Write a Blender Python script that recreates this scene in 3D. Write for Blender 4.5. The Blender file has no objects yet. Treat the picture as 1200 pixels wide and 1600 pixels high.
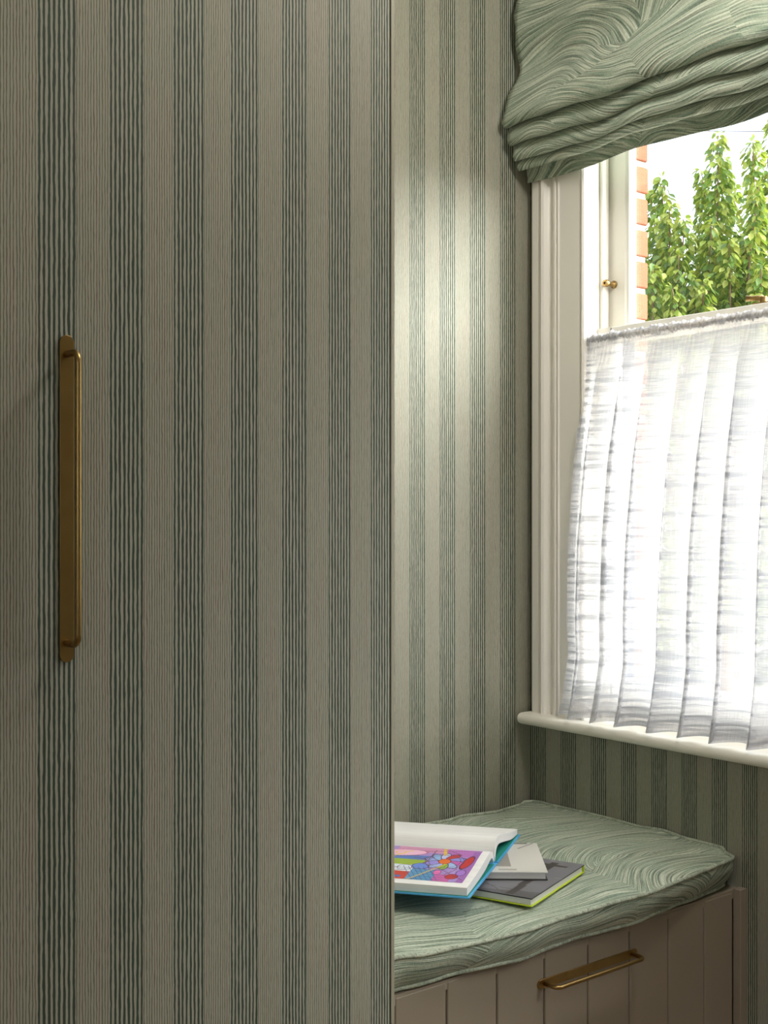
import bpy, math, random
import numpy as np
from mathutils import Vector, Matrix
random.seed(7)
rng = np.random.default_rng(7)
sc = bpy.context.scene
col = sc.collection

# ------------------------------------------------------------------ camera
CAM = (-2.291, -2.2525, 1.25)
cd = bpy.data.cameras.new('camera')
cd.sensor_fit = 'HORIZONTAL'; cd.sensor_width = 36.0; cd.lens = 57.6
cd.shift_y = 0.01; cd.clip_start = 0.05; cd.clip_end = 200
cam = bpy.data.objects.new('camera', cd); col.objects.link(cam)
cam.location = CAM
cam.rotation_euler = (math.radians(90), 0, -math.atan2(.6247, .7809))
sc.camera = cam
FOC = 1920.0
CR = Vector((.7809, -.6247, 0)); CF = Vector((.6247, .7809, 0))

# ------------------------------------------------------------------ world, sun, exposure
w = bpy.data.worlds.new('sky'); sc.world = w; w.use_nodes = True
nt = w.node_tree; nt.nodes.clear()
out = nt.nodes.new('ShaderNodeOutputWorld'); bg = nt.nodes.new('ShaderNodeBackground')
geo = nt.nodes.new('ShaderNodeTexCoord'); noi = nt.nodes.new('ShaderNodeTexNoise')
noi.inputs['Scale'].default_value = 2.6; noi.inputs['Detail'].default_value = 3
ramp = nt.nodes.new('ShaderNodeValToRGB')
ramp.color_ramp.elements[0].position = .42; ramp.color_ramp.elements[0].color = (.74, .82, 1.0, 1)
ramp.color_ramp.elements[1].position = .62; ramp.color_ramp.elements[1].color = (.95, .96, 1.0, 1)
nt.links.new(geo.outputs['Generated'], noi.inputs['Vector'])
nt.links.new(noi.outputs['Fac'], ramp.inputs['Fac'])
nt.links.new(ramp.outputs['Color'], bg.inputs['Color'])
SKY = 2.3
bg.inputs['Strength'].default_value = SKY
nt.links.new(bg.outputs['Background'], out.inputs['Surface'])

sd = bpy.data.lights.new('sun', 'SUN'); sd.energy = 11.5; sd.angle = math.radians(56); sd.color = (1.0, .97, .92)
sun = bpy.data.objects.new('sun', sd); col.objects.link(sun)
sun.rotation_euler = Vector((-.42, .66, -.38)).to_track_quat('-Z', 'Y').to_euler()

sc.view_settings.view_transform = 'Standard'; sc.view_settings.look = 'None'
sc.view_settings.gamma = 1.0; sc.view_settings.use_curve_mapping = False
sc.view_settings.exposure = 0.60
sc.cycles.use_denoising = True
sc.cycles.max_bounces = 10; sc.cycles.diffuse_bounces = 6; sc.cycles.transparent_max_bounces = 24
sc.cycles.sample_clamp_indirect = 6.0
try: sc.cycles.denoising_prefilter = 'ACCURATE'
except Exception: pass

# ------------------------------------------------------------------ helpers
def tag(o, label=None, cat=None, group=None, kind=None):
    if label: o['label'] = label
    if cat: o['category'] = cat
    if group: o['group'] = group
    if kind: o['kind'] = kind
    return o
def empty(name, loc=(0, 0, 0), parent=None):
    o = bpy.data.objects.new(name, None); col.objects.link(o); o.location = loc
    if parent: o.parent = parent
    o.empty_display_size = .05
    return o
def mesh(name, V, F, mat=None, parent=None, smooth=False, uv=None, colr=None, bevel=0, seg=2):
    me = bpy.data.meshes.new(name); me.from_pydata([tuple(v) for v in V], [], [tuple(f) for f in F]); me.update()
    if smooth: me.polygons.foreach_set('use_smooth', [True] * len(me.polygons))
    if uv is not None:                       # per-vertex uv
        l = me.uv_layers.new(name='UVMap'); idx = np.empty(len(me.loops), dtype=np.int32)
        me.loops.foreach_get('vertex_index', idx); l.data.foreach_set('uv', np.asarray(uv, dtype=np.float32)[idx].ravel())
    if colr is not None:                     # per-face colour
        a = me.color_attributes.new('print', 'FLOAT_COLOR', 'CORNER')
        tot = np.empty(len(me.polygons), dtype=np.int32); me.polygons.foreach_get('loop_total', tot)
        c = np.repeat(np.asarray(colr, dtype=np.float32), tot, axis=0)
        a.data.foreach_set('color', np.concatenate([c, np.ones((len(c), 1), np.float32)], 1).ravel())
    if mat: me.materials.append(mat)
    o = bpy.data.objects.new(name, me); col.objects.link(o)
    if parent:
        o.parent = parent
        o.matrix_parent_inverse = Matrix.Translation(-Vector(parent_world(parent)))
    if bevel:
        m = o.modifiers.new('bevel', 'BEVEL'); m.width = bevel; m.segments = seg; m.limit_method = 'ANGLE'
        me.polygons.foreach_set('use_smooth', [True] * len(me.polygons))
        m.harden_normals = True
    return o
def parent_world(p):
    v = Vector(p.location)
    while p.parent:
        v = v + (p.matrix_parent_inverse.translation); p = p.parent; v = v + Vector(p.location)
    return v
def boxvf(x0, x1, y0, y1, z0, z1):
    V = [(x, y, z) for z in (z0, z1) for y in (y0, y1) for x in (x0, x1)]
    F = [(0, 2, 3, 1), (4, 5, 7, 6), (0, 1, 5, 4), (2, 6, 7, 3), (0, 4, 6, 2), (1, 3, 7, 5)]
    return V, F
def box(name, x0, x1, y0, y1, z0, z1, mat, parent=None, bevel=0, seg=2):
    V, F = boxvf(min(x0, x1), max(x0, x1), min(y0, y1), max(y0, y1), min(z0, z1), max(z0, z1))
    return mesh(name, V, F, mat, parent, bevel=bevel, seg=seg)
def merge(parts):
    V = []; F = []
    for v, f in parts:
        b = len(V); V += list(v); F += [tuple(i + b for i in q) for q in f]
    return V, F
def extrude(profile, axis, a0, a1, closed=True):
    """profile: list of 2-tuples in the plane of the other two axes; returns V, F swept along axis"""
    def mk(p, a):
        if axis == 'z': return (p[0], p[1], a)
        if axis == 'y': return (p[0], a, p[1])
        return (a, p[0], p[1])
    n = len(profile); V = [mk(p, a0) for p in profile] + [mk(p, a1) for p in profile]
    F = [(i, (i + 1) % n, (i + 1) % n + n, i + n) for i in range(n if closed else n - 1)]
    if closed: F += [tuple(range(n - 1, -1, -1)), tuple(range(n, 2 * n))]
    return V, F
def fixn(o):
    import bmesh
    b = bmesh.new(); b.from_mesh(o.data); bmesh.ops.recalc_face_normals(b, faces=b.faces); b.to_mesh(o.data); b.free(); return o
def tube(pts, r, n=12, caps=True, closed=False):
    P = [Vector(p) for p in pts]; m = len(P); V = []; F = []
    up = None; rad = r if hasattr(r, '__len__') else [r] * m
    for i in range(m):
        a = P[i - 1] if (i > 0 or closed) else P[i]; b = P[(i + 1) % m] if (i < m - 1 or closed) else P[i]
        t = (b - a).normalized()
        if up is None: up = Vector((0, 0, 1)) if abs(t.z) < .9 else Vector((1, 0, 0))
        s = t.cross(up).normalized(); u = s.cross(t).normalized(); up = u
        for k in range(n):
            q = 2 * math.pi * k / n; V.append(P[i] + (s * math.cos(q) + u * math.sin(q)) * rad[i])
    for i in range(m if closed else m - 1):
        for k in range(n):
            j = (i + 1) % m
            F.append((i * n + k, i * n + (k + 1) % n, j * n + (k + 1) % n, j * n + k))
    if caps and not closed: F += [tuple(range(n - 1, -1, -1)), tuple((m - 1) * n + k for k in range(n))]
    return V, F
def grid(fn, nu, nv):
    """fn(i/nu, j/nv) -> xyz ; faces row-major"""
    V = [fn(i / nu, j / nv) for j in range(nv + 1) for i in range(nu + 1)]
    F = [(j * (nu + 1) + i, j * (nu + 1) + i + 1, (j + 1) * (nu + 1) + i + 1, (j + 1) * (nu + 1) + i) for j in range(nv) for i in range(nu)]
    return V, F
def lin(c):   # sRGB 0-255 -> linear
    return tuple(((x / 255) / 12.92 if x / 255 <= .04045 else ((x / 255 + .055) / 1.055) ** 2.4) for x in c)
def lut(x, tab):
    return float(np.interp(x, [t[0] for t in tab], [t[1] for t in tab]))

# ------------------------------------------------------------------ materials
class N:
    """small node-tree builder"""
    def __init__(s, name):
        s.m = bpy.data.materials.new(name); s.m.use_nodes = True; s.t = s.m.node_tree; s.t.nodes.clear()
        s.out = s.t.nodes.new('ShaderNodeOutputMaterial')
    def n(s, typ, **kw):
        x = s.t.nodes.new('ShaderNode' + typ)
        for k, v in kw.items(): setattr(x, k, v)
        return x
    def set(s, sock, v):
        if isinstance(v, bpy.types.NodeSocket): s.t.links.new(v, sock)
        elif v is not None:
            if hasattr(sock.default_value, '__len__') and not hasattr(v, '__len__'): v = (v,) * len(sock.default_value)
            if hasattr(v, '__len__') and len(v) == 3 and len(sock.default_value) == 4: v = (*v, 1)
            sock.default_value = v
    def math(s, op, a, b=None, c=None, clamp=False):
        x = s.n('Math', operation=op, use_clamp=clamp)
        for i, v in enumerate((a, b, c)):
            if v is not None: s.set(x.inputs[i], v)
        return x.outputs[0]
    def mix(s, fac, a, b, blend='MIX'):
        x = s.n('Mix', data_type='RGBA', blend_type=blend)
        s.set(x.inputs[0], fac); s.set(x.inputs[6], a); s.set(x.inputs[7], b); return x.outputs[2]
    def noise(s, vec, scale=1., detail=2., rough=.5, dim='3D'):
        x = s.n('TexNoise'); x.noise_dimensions = dim
        if vec is not None: s.set(x.inputs['Vector'], vec)
        x.inputs['Scale'].default_value = scale; x.inputs['Detail'].default_value = detail; x.inputs['Roughness'].default_value = rough
        return x.outputs['Fac']
    def xyz(s, x=0., y=0., z=0.):
        c = s.n('CombineXYZ'); s.set(c.inputs[0], x); s.set(c.inputs[1], y); s.set(c.inputs[2], z); return c.outputs[0]
    def sep(s, v):
        c = s.n('SeparateXYZ'); s.set(c.inputs[0], v); return c.outputs
    def step(s, x, lo, hi):
        r = s.n('MapRange', interpolation_type='SMOOTHSTEP'); s.set(r.inputs[0], x); s.set(r.inputs[1], lo); s.set(r.inputs[2], hi)
        return r.outputs[0]
    def obj(s): return s.n('TexCoord').outputs['Object']
    def uv(s): return s.n('TexCoord').outputs['UV']
    def bsdf(s, color, rough=.6, metal=0., bump=None, bstr=.3, bdist=.001, spec=.5, sheen=0.):
        b = s.n('BsdfPrincipled'); s.set(b.inputs['Base Color'], color); s.set(b.inputs['Roughness'], rough)
        s.set(b.inputs['Metallic'], metal); s.set(b.inputs['Specular IOR Level'], spec); s.set(b.inputs['Sheen Weight'], sheen)
        if bump is not None:
            u = s.n('Bump'); u.inputs['Strength'].default_value = bstr; u.inputs['Distance'].default_value = bdist
            s.set(u.inputs['Height'], bump); s.t.links.new(u.outputs[0], b.inputs['Normal'])
        return b.outputs[0]
    def done(s, sh): s.t.links.new(sh, s.out.inputs['Surface']); return s.m

def paint(name, c, rough=.45, bstr=.08, var=.04):
    b = N(name); o = b.obj(); v = b.noise(o, 40, 3)
    cc = b.mix(b.math('MULTIPLY', v, var * 2), lin(c), tuple(x * .8 for x in lin(c)))
    return b.done(b.bsdf(cc, rough, bump=b.noise(o, 220, 2), bstr=bstr, bdist=.0006))

def wallpaper():
    b = N('striped_wallpaper'); u, v, _ = b.sep(b.uv())
    w1 = b.noise(b.xyz(b.math('MULTIPLY', u, 17.), b.math('MULTIPLY', v, 44.), 0.), 1., 2.5, .55)
    w2 = b.noise(b.xyz(b.math('MULTIPLY', u, 9.), b.math('MULTIPLY', v, 9.), 7.), 1., 1.)
    wob = b.math('ADD', b.math('MULTIPLY', b.math('SUBTRACT', w1, .5), .028), b.math('MULTIPLY', b.math('SUBTRACT', w2, .5), .016))
    f = b.math('FRACT', b.math('ADD', u, wob))
    wid = b.noise(b.xyz(b.math('MULTIPLY', u, 14.), b.math('MULTIPLY', v, 60.), 3.), 1., 3., .6)
    def lines(off, sp, half):
        q = b.math('FRACT', b.math('ADD', b.math('DIVIDE', b.math('SUBTRACT', f, off), sp), .5))
        d = b.math('MULTIPLY', b.math('ABSOLUTE', b.math('SUBTRACT', q, .5)), sp)
        h = b.math('MULTIPLY', half, b.math('ADD', .75, b.math('MULTIPLY', wid, .5)))
        return b.math('SUBTRACT', 1., b.step(d, b.math('MULTIPLY', h, .8), b.math('MULTIPLY', h, 1.2)))
    heavy = b.math('MULTIPLY', lines(.012, .0675, .0172), b.math('LESS_THAN', f, .505))
    hw = b.math('MULTIPLY', lines(.522, .0405, .0068), b.math('MULTIPLY', b.math('GREATER_THAN', f, .505), b.math('LESS_THAN', f, .985)))
    o = b.obj()
    tex = b.noise(o, 900, 2, .6)
    paper = b.mix(b.noise(b.xyz(b.math('MULTIPLY', u, 2.5), b.math('MULTIPLY', v, 3.)), 1., 2.), lin((174, 170, 156)), lin((164, 165, 151)))
    paper = b.mix(b.math('MULTIPLY', tex, .16), paper, lin((140, 132, 110)))
    red = b.step(b.noise(b.xyz(b.math('MULTIPLY', u, 23.), b.math('MULTIPLY', v, 5.), 11.), 1., 1.), .52, .66)
    thinc = b.mix(red, lin((84, 92, 72)), lin((104, 76, 64)))
    heavyc = b.mix(b.noise(b.xyz(b.math('MULTIPLY', u, 15.), b.math('MULTIPLY', v, 14.), 5.), 1., 2.), lin((26, 56, 42)), lin((44, 70, 58)))
    heavyc = b.mix(b.math('MULTIPLY', red, .35), heavyc, lin((66, 52, 44)))
    c = b.mix(b.math('MULTIPLY', hw, .8), paper, thinc)
    c = b.mix(b.math('MULTIPLY', heavy, .93), c, heavyc)
    return b.done(b.bsdf(c, .62, bump=b.math('ADD', tex, b.math('MULTIPLY', heavy, .5)), bstr=.25, bdist=.0004, spec=.35))

def swirl_fabric(name, dens=1.0):
    """printed linen: combed lines that sweep in fans and waves"""
    b = N(name); p = b.uv()
    px, py, _ = b.sep(p)
    n1 = b.noise(b.xyz(px, py, 1.), 2.2, .5); n2 = b.noise(b.xyz(px, py, 5.), 2.4, .5)
    qx = b.math('ADD', px, b.math('MULTIPLY', b.math('SUBTRACT', n1, .5), .30))
    qy = b.math('ADD', py, b.math('MULTIPLY', b.math('SUBTRACT', n2, .5), .30))
    vo = b.n('TexVoronoi', feature='F1', voronoi_dimensions='2D')
    vo.inputs['Scale'].default_value = 4.6; vo.inputs['Randomness'].default_value = .9
    b.set(vo.inputs['Vector'], b.xyz(b.math('MULTIPLY', qx, .62), b.math('MULTIPLY', qy, 1.25)))
    wp = b.sep(b.xyz(qx, qy, 0.)); vp = b.sep(vo.outputs['Position'])
    dx = b.math('SUBTRACT', b.math('MULTIPLY', qx, .62), vp[0]); dy = b.math('ADD', b.math('SUBTRACT', b.math('MULTIPLY', qy, 1.25), vp[1]), .20)
    ln = b.math('SQRT', b.math('ADD', b.math('MULTIPLY', dx, dx), b.math('MULTIPLY', dy, dy)))
    fld = b.math('ADD', b.math('MULTIPLY', ln, 2.6), b.math('MULTIPLY', b.noise(b.xyz(px, py, 9.), 5., 1.), .12))
    def comb(freq, seed):
        # brightness varies across the field value (one value per combed line), broken along its length
        a = b.noise(b.xyz(b.math('MULTIPLY', fld, freq), b.math('MULTIPLY', b.math('ADD', px, py), 5.), seed), 1., 1.5, .6)
        return a
    c1 = comb(110 * dens, 0.); c2 = comb(30 * dens, 3.); c3 = comb(170 * dens, 6.)
    weave = b.math('ADD', b.noise(b.xyz(b.math('MULTIPLY', px, 1400.), b.math('MULTIPLY', py, 120.)), 1., 1.),
                   b.noise(b.xyz(b.math('MULTIPLY', px, 120.), b.math('MULTIPLY', py, 1400.)), 1., 1.))
    c = b.mix(b.step(c2, .38, .62), lin((146, 166, 146)), lin((168, 180, 162)))
    c = b.mix(b.step(c1, .50, .62), c, lin((214, 222, 204)))
    c = b.mix(b.math('MULTIPLY', b.math('SUBTRACT', 1., b.step(c1, .37, .47)), .85), c, lin((84, 104, 90)))
    c = b.mix(b.math('MULTIPLY', b.step(c3, .60, .68), .55), c, lin((196, 176, 158)))
    c = b.mix(b.math('MULTIPLY', b.math('SUBTRACT', 1., b.step(c3, .34, .42)), .5), c, lin((92, 106, 94)))
    c = b.mix(b.math('MULTIPLY', b.step(weave, 1.02, 1.2), .35), c, lin((188, 192, 176)))
    c = b.mix(b.math('MULTIPLY', b.math('SUBTRACT', 1., b.step(weave, .84, .98)), .35), c, lin((72, 82, 70)))
    return b.done(b.bsdf(c, .9, bump=b.math('ADD', weave, b.math('MULTIPLY', c1, .8)), bstr=.35, bdist=.0012, spec=.15, sheen=.15))

def brass(name='brass', rough=.3):
    b = N(name); o = b.obj()
    v = b.noise(o, 30, 3)
    c = b.mix(v, lin((178, 150, 98)), lin((156, 126, 78)))
    r = b.math('ADD', rough - .06, b.math('MULTIPLY', b.noise(b.xyz(b.sep(o)[0], b.sep(o)[1], b.math('MULTIPLY', b.sep(o)[2], .05)), 600, 2), .14))
    return b.done(b.bsdf(c, r, 1.0))

def sheer():
    b = N('sheer_linen'); u, v, _ = b.sep(b.uv())
    sl = b.noise(b.xyz(b.math('MULTIPLY', u, 3.), b.math('MULTIPLY', v, 78.)), 1., 3., .65)
    band = b.step(sl, .46, .60)
    th = b.noise(b.xyz(b.math('MULTIPLY', u, 26.), b.math('MULTIPLY', v, 520.), 3.), 1., 2.)
    tv = b.noise(b.xyz(b.math('MULTIPLY', u, 900.), b.math('MULTIPLY', v, 14.), 5.), 1., 1.)
    op = b.math('ADD', .69, b.math('MULTIPLY', band, .26))
    op = b.math('ADD', op, b.math('MULTIPLY', b.math('SUBTRACT', th, .5), .5))
    op = b.math('ADD', op, b.math('MULTIPLY', b.math('SUBTRACT', tv, .5), .3), clamp=True)
    c = b.mix(band, lin((236, 236, 239)), lin((192, 194, 200)))
    d = b.n('BsdfDiffuse'); b.set(d.inputs[0], c)
    t = b.n('BsdfTranslucent'); b.set(t.inputs[0], c)
    m1 = b.n('MixShader'); m1.inputs[0].default_value = .38
    b.t.links.new(d.outputs[0], m1.inputs[1]); b.t.links.new(t.outputs[0], m1.inputs[2])
    tr = b.n('BsdfTransparent'); m2 = b.n('MixShader'); b.set(m2.inputs[0], op)
    b.t.links.new(tr.outputs[0], m2.inputs[1]); b.t.links.new(m1.outputs[0], m2.inputs[2])
    return b.done(m2.outputs[0])

def glass():
    b = N('window_glass'); fr = b.n('Fresnel'); bf = b.n('NewGeometry').outputs['Backfacing']
    b.set(fr.inputs['IOR'], b.math('SUBTRACT', 1.45, b.math('MULTIPLY', bf, 1.45 - 1 / 1.45)))   # same reflectance on both faces of the pane
    tr = b.n('BsdfTransparent'); tr.inputs[0].default_value = (.97, .985, .98, 1)
    gl = b.n('BsdfGlossy'); gl.inputs['Roughness'].default_value = .02
    m = b.n('MixShader'); b.t.links.new(fr.outputs[0], m.inputs[0]); b.t.links.new(tr.outputs[0], m.inputs[1]); b.t.links.new(gl.outputs[0], m.inputs[2])
    return b.done(m.outputs[0])

def leafm(name, c0, c1):
    b = N(name); oi = b.n('ObjectInfo'); v = b.noise(b.obj(), 14, 2)
    rnd = b.n('NewGeometry').outputs['Random Per Island']
    c = b.mix(b.math('MULTIPLY', b.math('ADD', v, rnd), .5), lin(c0), lin(c1))
    p = b.n('BsdfPrincipled'); b.set(p.inputs['Base Color'], c); p.inputs['Roughness'].default_value = .45
    t = b.n('BsdfTranslucent'); b.set(t.inputs[0], b.mix(.5, c, lin((128, 150, 44))))
    m = b.n('MixShader'); m.inputs[0].default_value = .42
    b.t.links.new(p.outputs[0], m.inputs[1]); b.t.links.new(t.outputs[0], m.inputs[2]); return b.done(m.outputs[0])

def brickm():
    b = N('red_brick'); o = b.obj(); v = b.noise(o, 26, 4, .6); g = b.noise(o, 260, 3)
    oi = b.n('ObjectInfo').outputs['Random']
    c = b.mix(v, lin((150, 88, 58)), lin((128, 68, 46))); c = b.mix(b.math('MULTIPLY', oi, .4), c, lin((160, 104, 76)))
    return b.done(b.bsdf(c, .9, bump=b.math('ADD', g, v), bstr=.6, bdist=.003))
def printm(name, rough=.4):
    b = N(name); a = b.n('VertexColor', layer_name='print'); return b.done(b.bsdf(a.outputs[0], rough))

M = dict(
    paper=wallpaper(), fabric=swirl_fabric('swirl_print_linen'), fabric_seat=swirl_fabric('swirl_print_linen_seat', 1.15),
    piping=None, brass=brass(), brassdark=brass('brass_fitting', .35), sheer=sheer(), glass=glass(),
    white=paint('white_gloss_paint', (238, 235, 226), .3), greige=paint('greige_joinery_paint', (150, 139, 124), .55),
    greytrim=paint('warm_white_trim', (240, 236, 230), .35), edge=paint('sage_panel_edge', (160, 156, 138), .5),
    ceiling=paint('ceiling_white', (236, 234, 226), .8), wallp=paint('plain_wall', (196, 192, 172), .8),
    brick=brickm(), mortar=paint('lime_mortar', (196, 186, 168), .9, .5), grass=paint('grass', (110, 130, 70), .9, .5, .4),
    bark=paint('bark', (110, 88, 68), .9, .6, .3), dark=paint('shadow_void', (40, 36, 30), .8),
    leaf=leafm('cherry_leaf', (44, 78, 28), (104, 134, 50)), leafy=leafm('young_leaf', (112, 142, 48), (160, 160, 76)),
    liningshade=paint('shaded_lining_blue', (120, 132, 160), .5),
    pages=None, lime=paint('lime_cover_edge', (196, 216, 40), .35), blue=paint('blue_cover', (76, 168, 226), .35),
    teal=paint('teal_endpaper', (30, 140, 124), .5), darkcov=paint('black_cover', (44, 42, 44), .4),
    print=printm('printed_picture'), cover=printm('printed_cover', .35), cable=paint('black_cable', (60, 60, 70), .6),
)
def pagesm():
    b = N('page_edges'); z = b.sep(b.obj()); 
    l = b.noise(b.xyz(b.math('MULTIPLY', z[0], 4.), b.math('MULTIPLY', z[1], 4.), b.math('MULTIPLY', z[2], 1500.)), 1., 1.)
    return b.done(b.bsdf(b.mix(l, lin((250, 250, 250)), lin((228, 228, 230))), .6))
M['pages'] = pagesm()
def pipem():
    b = N('linen_piping'); o = b.obj(); n = b.noise(o, 260, 2); n2 = b.noise(o, 40, 2)
    c = b.mix(b.step(n2, .4, .6), lin((158, 166, 150)), lin((184, 192, 174))); c = b.mix(b.math('MULTIPLY', b.step(n, .5, .65), .5), c, lin((84, 98, 86)))
    return b.done(b.bsdf(c, .9, bump=n, bstr=.2, bdist=.0004))
M['piping'] = pipem()
def woodm():
    b = N('oak_floor'); x, y, z = b.sep(b.obj()); g = b.noise(b.xyz(b.math('MULTIPLY', x, 4.), b.math('MULTIPLY', y, 60.)), 1., 4)
    return b.done(b.bsdf(b.mix(g, lin((150, 120, 86)), lin((116, 88, 60))), .4))
M['oak'] = woodm()

# ------------------------------------------------------------------ room shell
ZC = 2.9
XL, YB = -3.9, -4.4                     # far sides of the room behind the camera
WX = .183                               # outer face of the window wall
# paper phase on the window wall and the niche's back wall (bands get a little narrower away from the corner)
def px_of(x, y): 
    p = Vector((x, y, 1.25)) - Vector(CAM); return 600 + FOC * p.dot(CR) / p.dot(CF)
PH_W = [(y, (px_of(0, y) - 876) / 47.25) for y in np.linspace(-.9, 0, 40)]
PH_B = [(x, (px_of(x, 0) - 640) / 47.1) for x in np.linspace(-1.3, 0, 40)]
def phw(y):
    if y < -.9: return PH_W[0][1] + (-.9 - y) / .1
    return lut(y, PH_W)
def papered(name, axis, c, a0, a1, z0, z1, phase, thick, n=60, kind='structure', parent=None):
    """a slab of wall; its papered face lies at axis=c, body runs to c+thick"""
    A = np.linspace(a0, a1, n + 1); V = []; U = []; F = []
    for cc in (c, c + thick):
        for z in (z0, z1):
            for a in A: V.append((cc, a, z) if axis == 'x' else (a, cc, z)); U.append((phase(a), z))
    m = n + 1
    for i in range(n):
        F += [(i, i + 1, m + i + 1, m + i), (2 * m + i, 3 * m + i, 3 * m + i + 1, 2 * m + i + 1),
              (i, 2 * m + i, 2 * m + i + 1, i + 1), (m + i, m + i + 1, 3 * m + i + 1, 3 * m + i)]
    F += [(0, m, 3 * m, 2 * m), (n, 2 * m + n, 3 * m + n, m + n)]
    o = mesh(name, V, F, M['paper'], parent, uv=U); fixn(o)
    if kind: tag(o, kind=kind)
    return o
# window wall: opening 1 (this window) and opening 2 (further along, unseen, added for side light)
OY0, OY1, OZ0, OZ1 = -.206, -1.12, .745, 2.42
Q0, Q1, QZ0, QZ1 = -1.46, -2.10, .95, 1.95
WT = .105
def wwall(name, y0, y1, z0, z1, n=12):
    o = papered(name, 'x', 0, y1, y0, z0, z1, phw, WT, n=n); return o
wr = empty('wall_right'); tag(wr, kind='structure')
HY0, HY1 = OY0 + .02, OY1 - .02
for (y0, y1, z0, z1, n) in ((0.0, HY0, 0, ZC, 12), (HY0, HY1, 0, OZ0 - .02, 60), (HY0, HY1, OZ1 + .01, ZC, 30), (HY1, Q0, 0, ZC, 20),
                            (Q0, Q1, 0, QZ0, 20), (Q0, Q1, QZ1, ZC, 20), (Q1, YB, 0, ZC, 20)):
    papered('wall_panel', 'x', 0, y1, y0, z0, z1, phw, WT, n=n, kind=None, parent=wr)
# outer brick leaf around the openings
papered('wall_back', 'y', 0, -1.186 - .8, WT, 0, ZC, lambda x: lut(x, PH_B) if x > -1.3 else PH_B[0][1] + (x + 1.3) / .106, .12, n=80)
box('floor', XL - .1, 0, YB - .1, .0, -.05, 0, M['oak'])['kind'] = 'structure'
box('ceiling', XL - .1, .2, YB - .1, .12, ZC, ZC + .1, M['ceiling'])['kind'] = 'structure'
# the wall at the far left of the room has an unseen window added for fill light
LW = (-4.1, -2.7, .95, 2.25)
def holed(name, boxes):
    o = mesh(name, *merge([boxvf(*b) for b in boxes]), M['wallp']); o['kind'] = 'structure'
holed('wall_left', [(XL - .1, XL, YB, LW[0], 0, ZC), (XL - .1, XL, LW[1], .12, 0, ZC), (XL - .1, XL, LW[0], LW[1], 0, LW[2]), (XL - .1, XL, LW[0], LW[1], LW[3], ZC)])
holed('wall_front', [(XL - .1, .105, YB - .1, YB, 0, ZC)])
box('wall_far', XL, -1.986, 0, .12, 0, ZC, M['wallp'])['kind'] = 'structure'
b_ = box('baseboard_right', -.018, 0, YB, -.66, 0, .15, M['greytrim'], bevel=.004); b_['kind'] = 'structure'

# exterior brick leaf (faces the garden); bricks of the visible reveal are single bricks
br = empty('wall_outside'); tag(br, kind='structure')
BY = -.235                                   # reveal face
mo = merge([boxvf(WT, WX - .006, BY + .006, .6, -.1, 3.3), boxvf(WT, WX - .006, Q0 + .03, OY1 - .03 + .0, -.1, 3.3),
            boxvf(WT, WX - .006, OY1 + .03 - .06, BY + .006, 2.46, 3.3), boxvf(WT, WX - .006, OY1 - .03, BY + .006, -.1, .70),
            boxvf(WT, WX - .006, Q1, Q0 + .03, 2.46, 3.3), boxvf(WT, WX - .006, Q1, Q0 + .03, -.1, .70),
            boxvf(WT, WX - .006, YB, Q1, -.1, 3.3)])
mesh('mortar', *mo, M['mortar'], br)
bm0 = None
k = 0
for c in range(24):
    z = .709 + .0805 * c                    # course
    y = BY
    first = .102 if c % 2 else .215
    for j in range(3):
        L = first if j == 0 else .215
        if bm0 is None:
            bm0 = {}
        key = L
        if key not in bm0:
            V, F = boxvf(0, .076, 0, L - .01, 0, .066); o = mesh('brick', V, F, M['brick'], br, bevel=.004, seg=1); bm0[key] = o; oo = o
        else:
            oo = bm0[key].copy(); col.objects.link(oo)
        oo.location = (WT + .002 + random.uniform(-.001, .002), y + random.uniform(-.0015, .0015), z + random.uniform(-.0012, .0012))
        y += L

# ------------------------------------------------------------------ window 1 (sash box window)
win = empty('window_1', (0, 0, 0)); tag(win, kind='structure')
# architrave: moulded profile in plan (x out of wall, y along), left jamb
def arch_profile(y_in, sgn):
    # from outer edge (wall corner side) to opening edge
    P = [(0, .1806), (-.022, .1806), (-.0255, .177), (-.0255, .157), (-.0175, .154), (-.0175, .150), (-.026, .147), (-.032, .140), (-.029, .133), (-.020, .128),
         (-.011, .121), (-.0125, .112), (-.021, .105), (-.0255, .102), (-.0255, .098), (-.0165, .0955), (-.0165, .091), (-.0245, .089),
         (-.021, .085), (-.021, .019), (-.0145, .0175), (-.0145, .0145), (-.024, .012), (-.0265, .007), (-.0235, .002), (-.016, 0), (0, 0)]
    return [(x, y_in + sgn * d) for x, d in P]
o = mesh('architrave', *extrude(arch_profile(OY0, 1), 'z', .757, OZ1 + .18), M['greytrim'], win); fixn(o)
o = mesh('architrave', *extrude(arch_profile(OY1, -1), 'z', .757, OZ1 + .18), M['greytrim'], win); fixn(o)
o = box('architrave', -.024, 0, OY1, OY0, OZ1, OZ1 + .18, M['greytrim'], win, bevel=.004)
# jamb linings (left visible), head, inner beads
for s, yj in ((1, OY0), (-1, OY1)):
    box('jamb_lining', .0006, WT, yj, yj + s * .03, OZ0, OZ1, M['white'], win)
    box('staff_bead', .030, .056, yj - s * .011, yj, .77, OZ1, M['white'], win, bevel=.005, seg=3)
    # outer sash track and outside lining; the lining's shade is painted on in blue-grey
    box('outside_lining', .1025, .1035, yj - s * .0505, yj, .76, OZ1, M['liningshade'], win)
    box('outside_lining', .1036, .1040, yj - s * .053, yj, .76, OZ1, M['white'], win)
box('head_lining', .0006, WT, OY1, OY0, OZ1 - .03, OZ1, M['white'], win)
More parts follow.
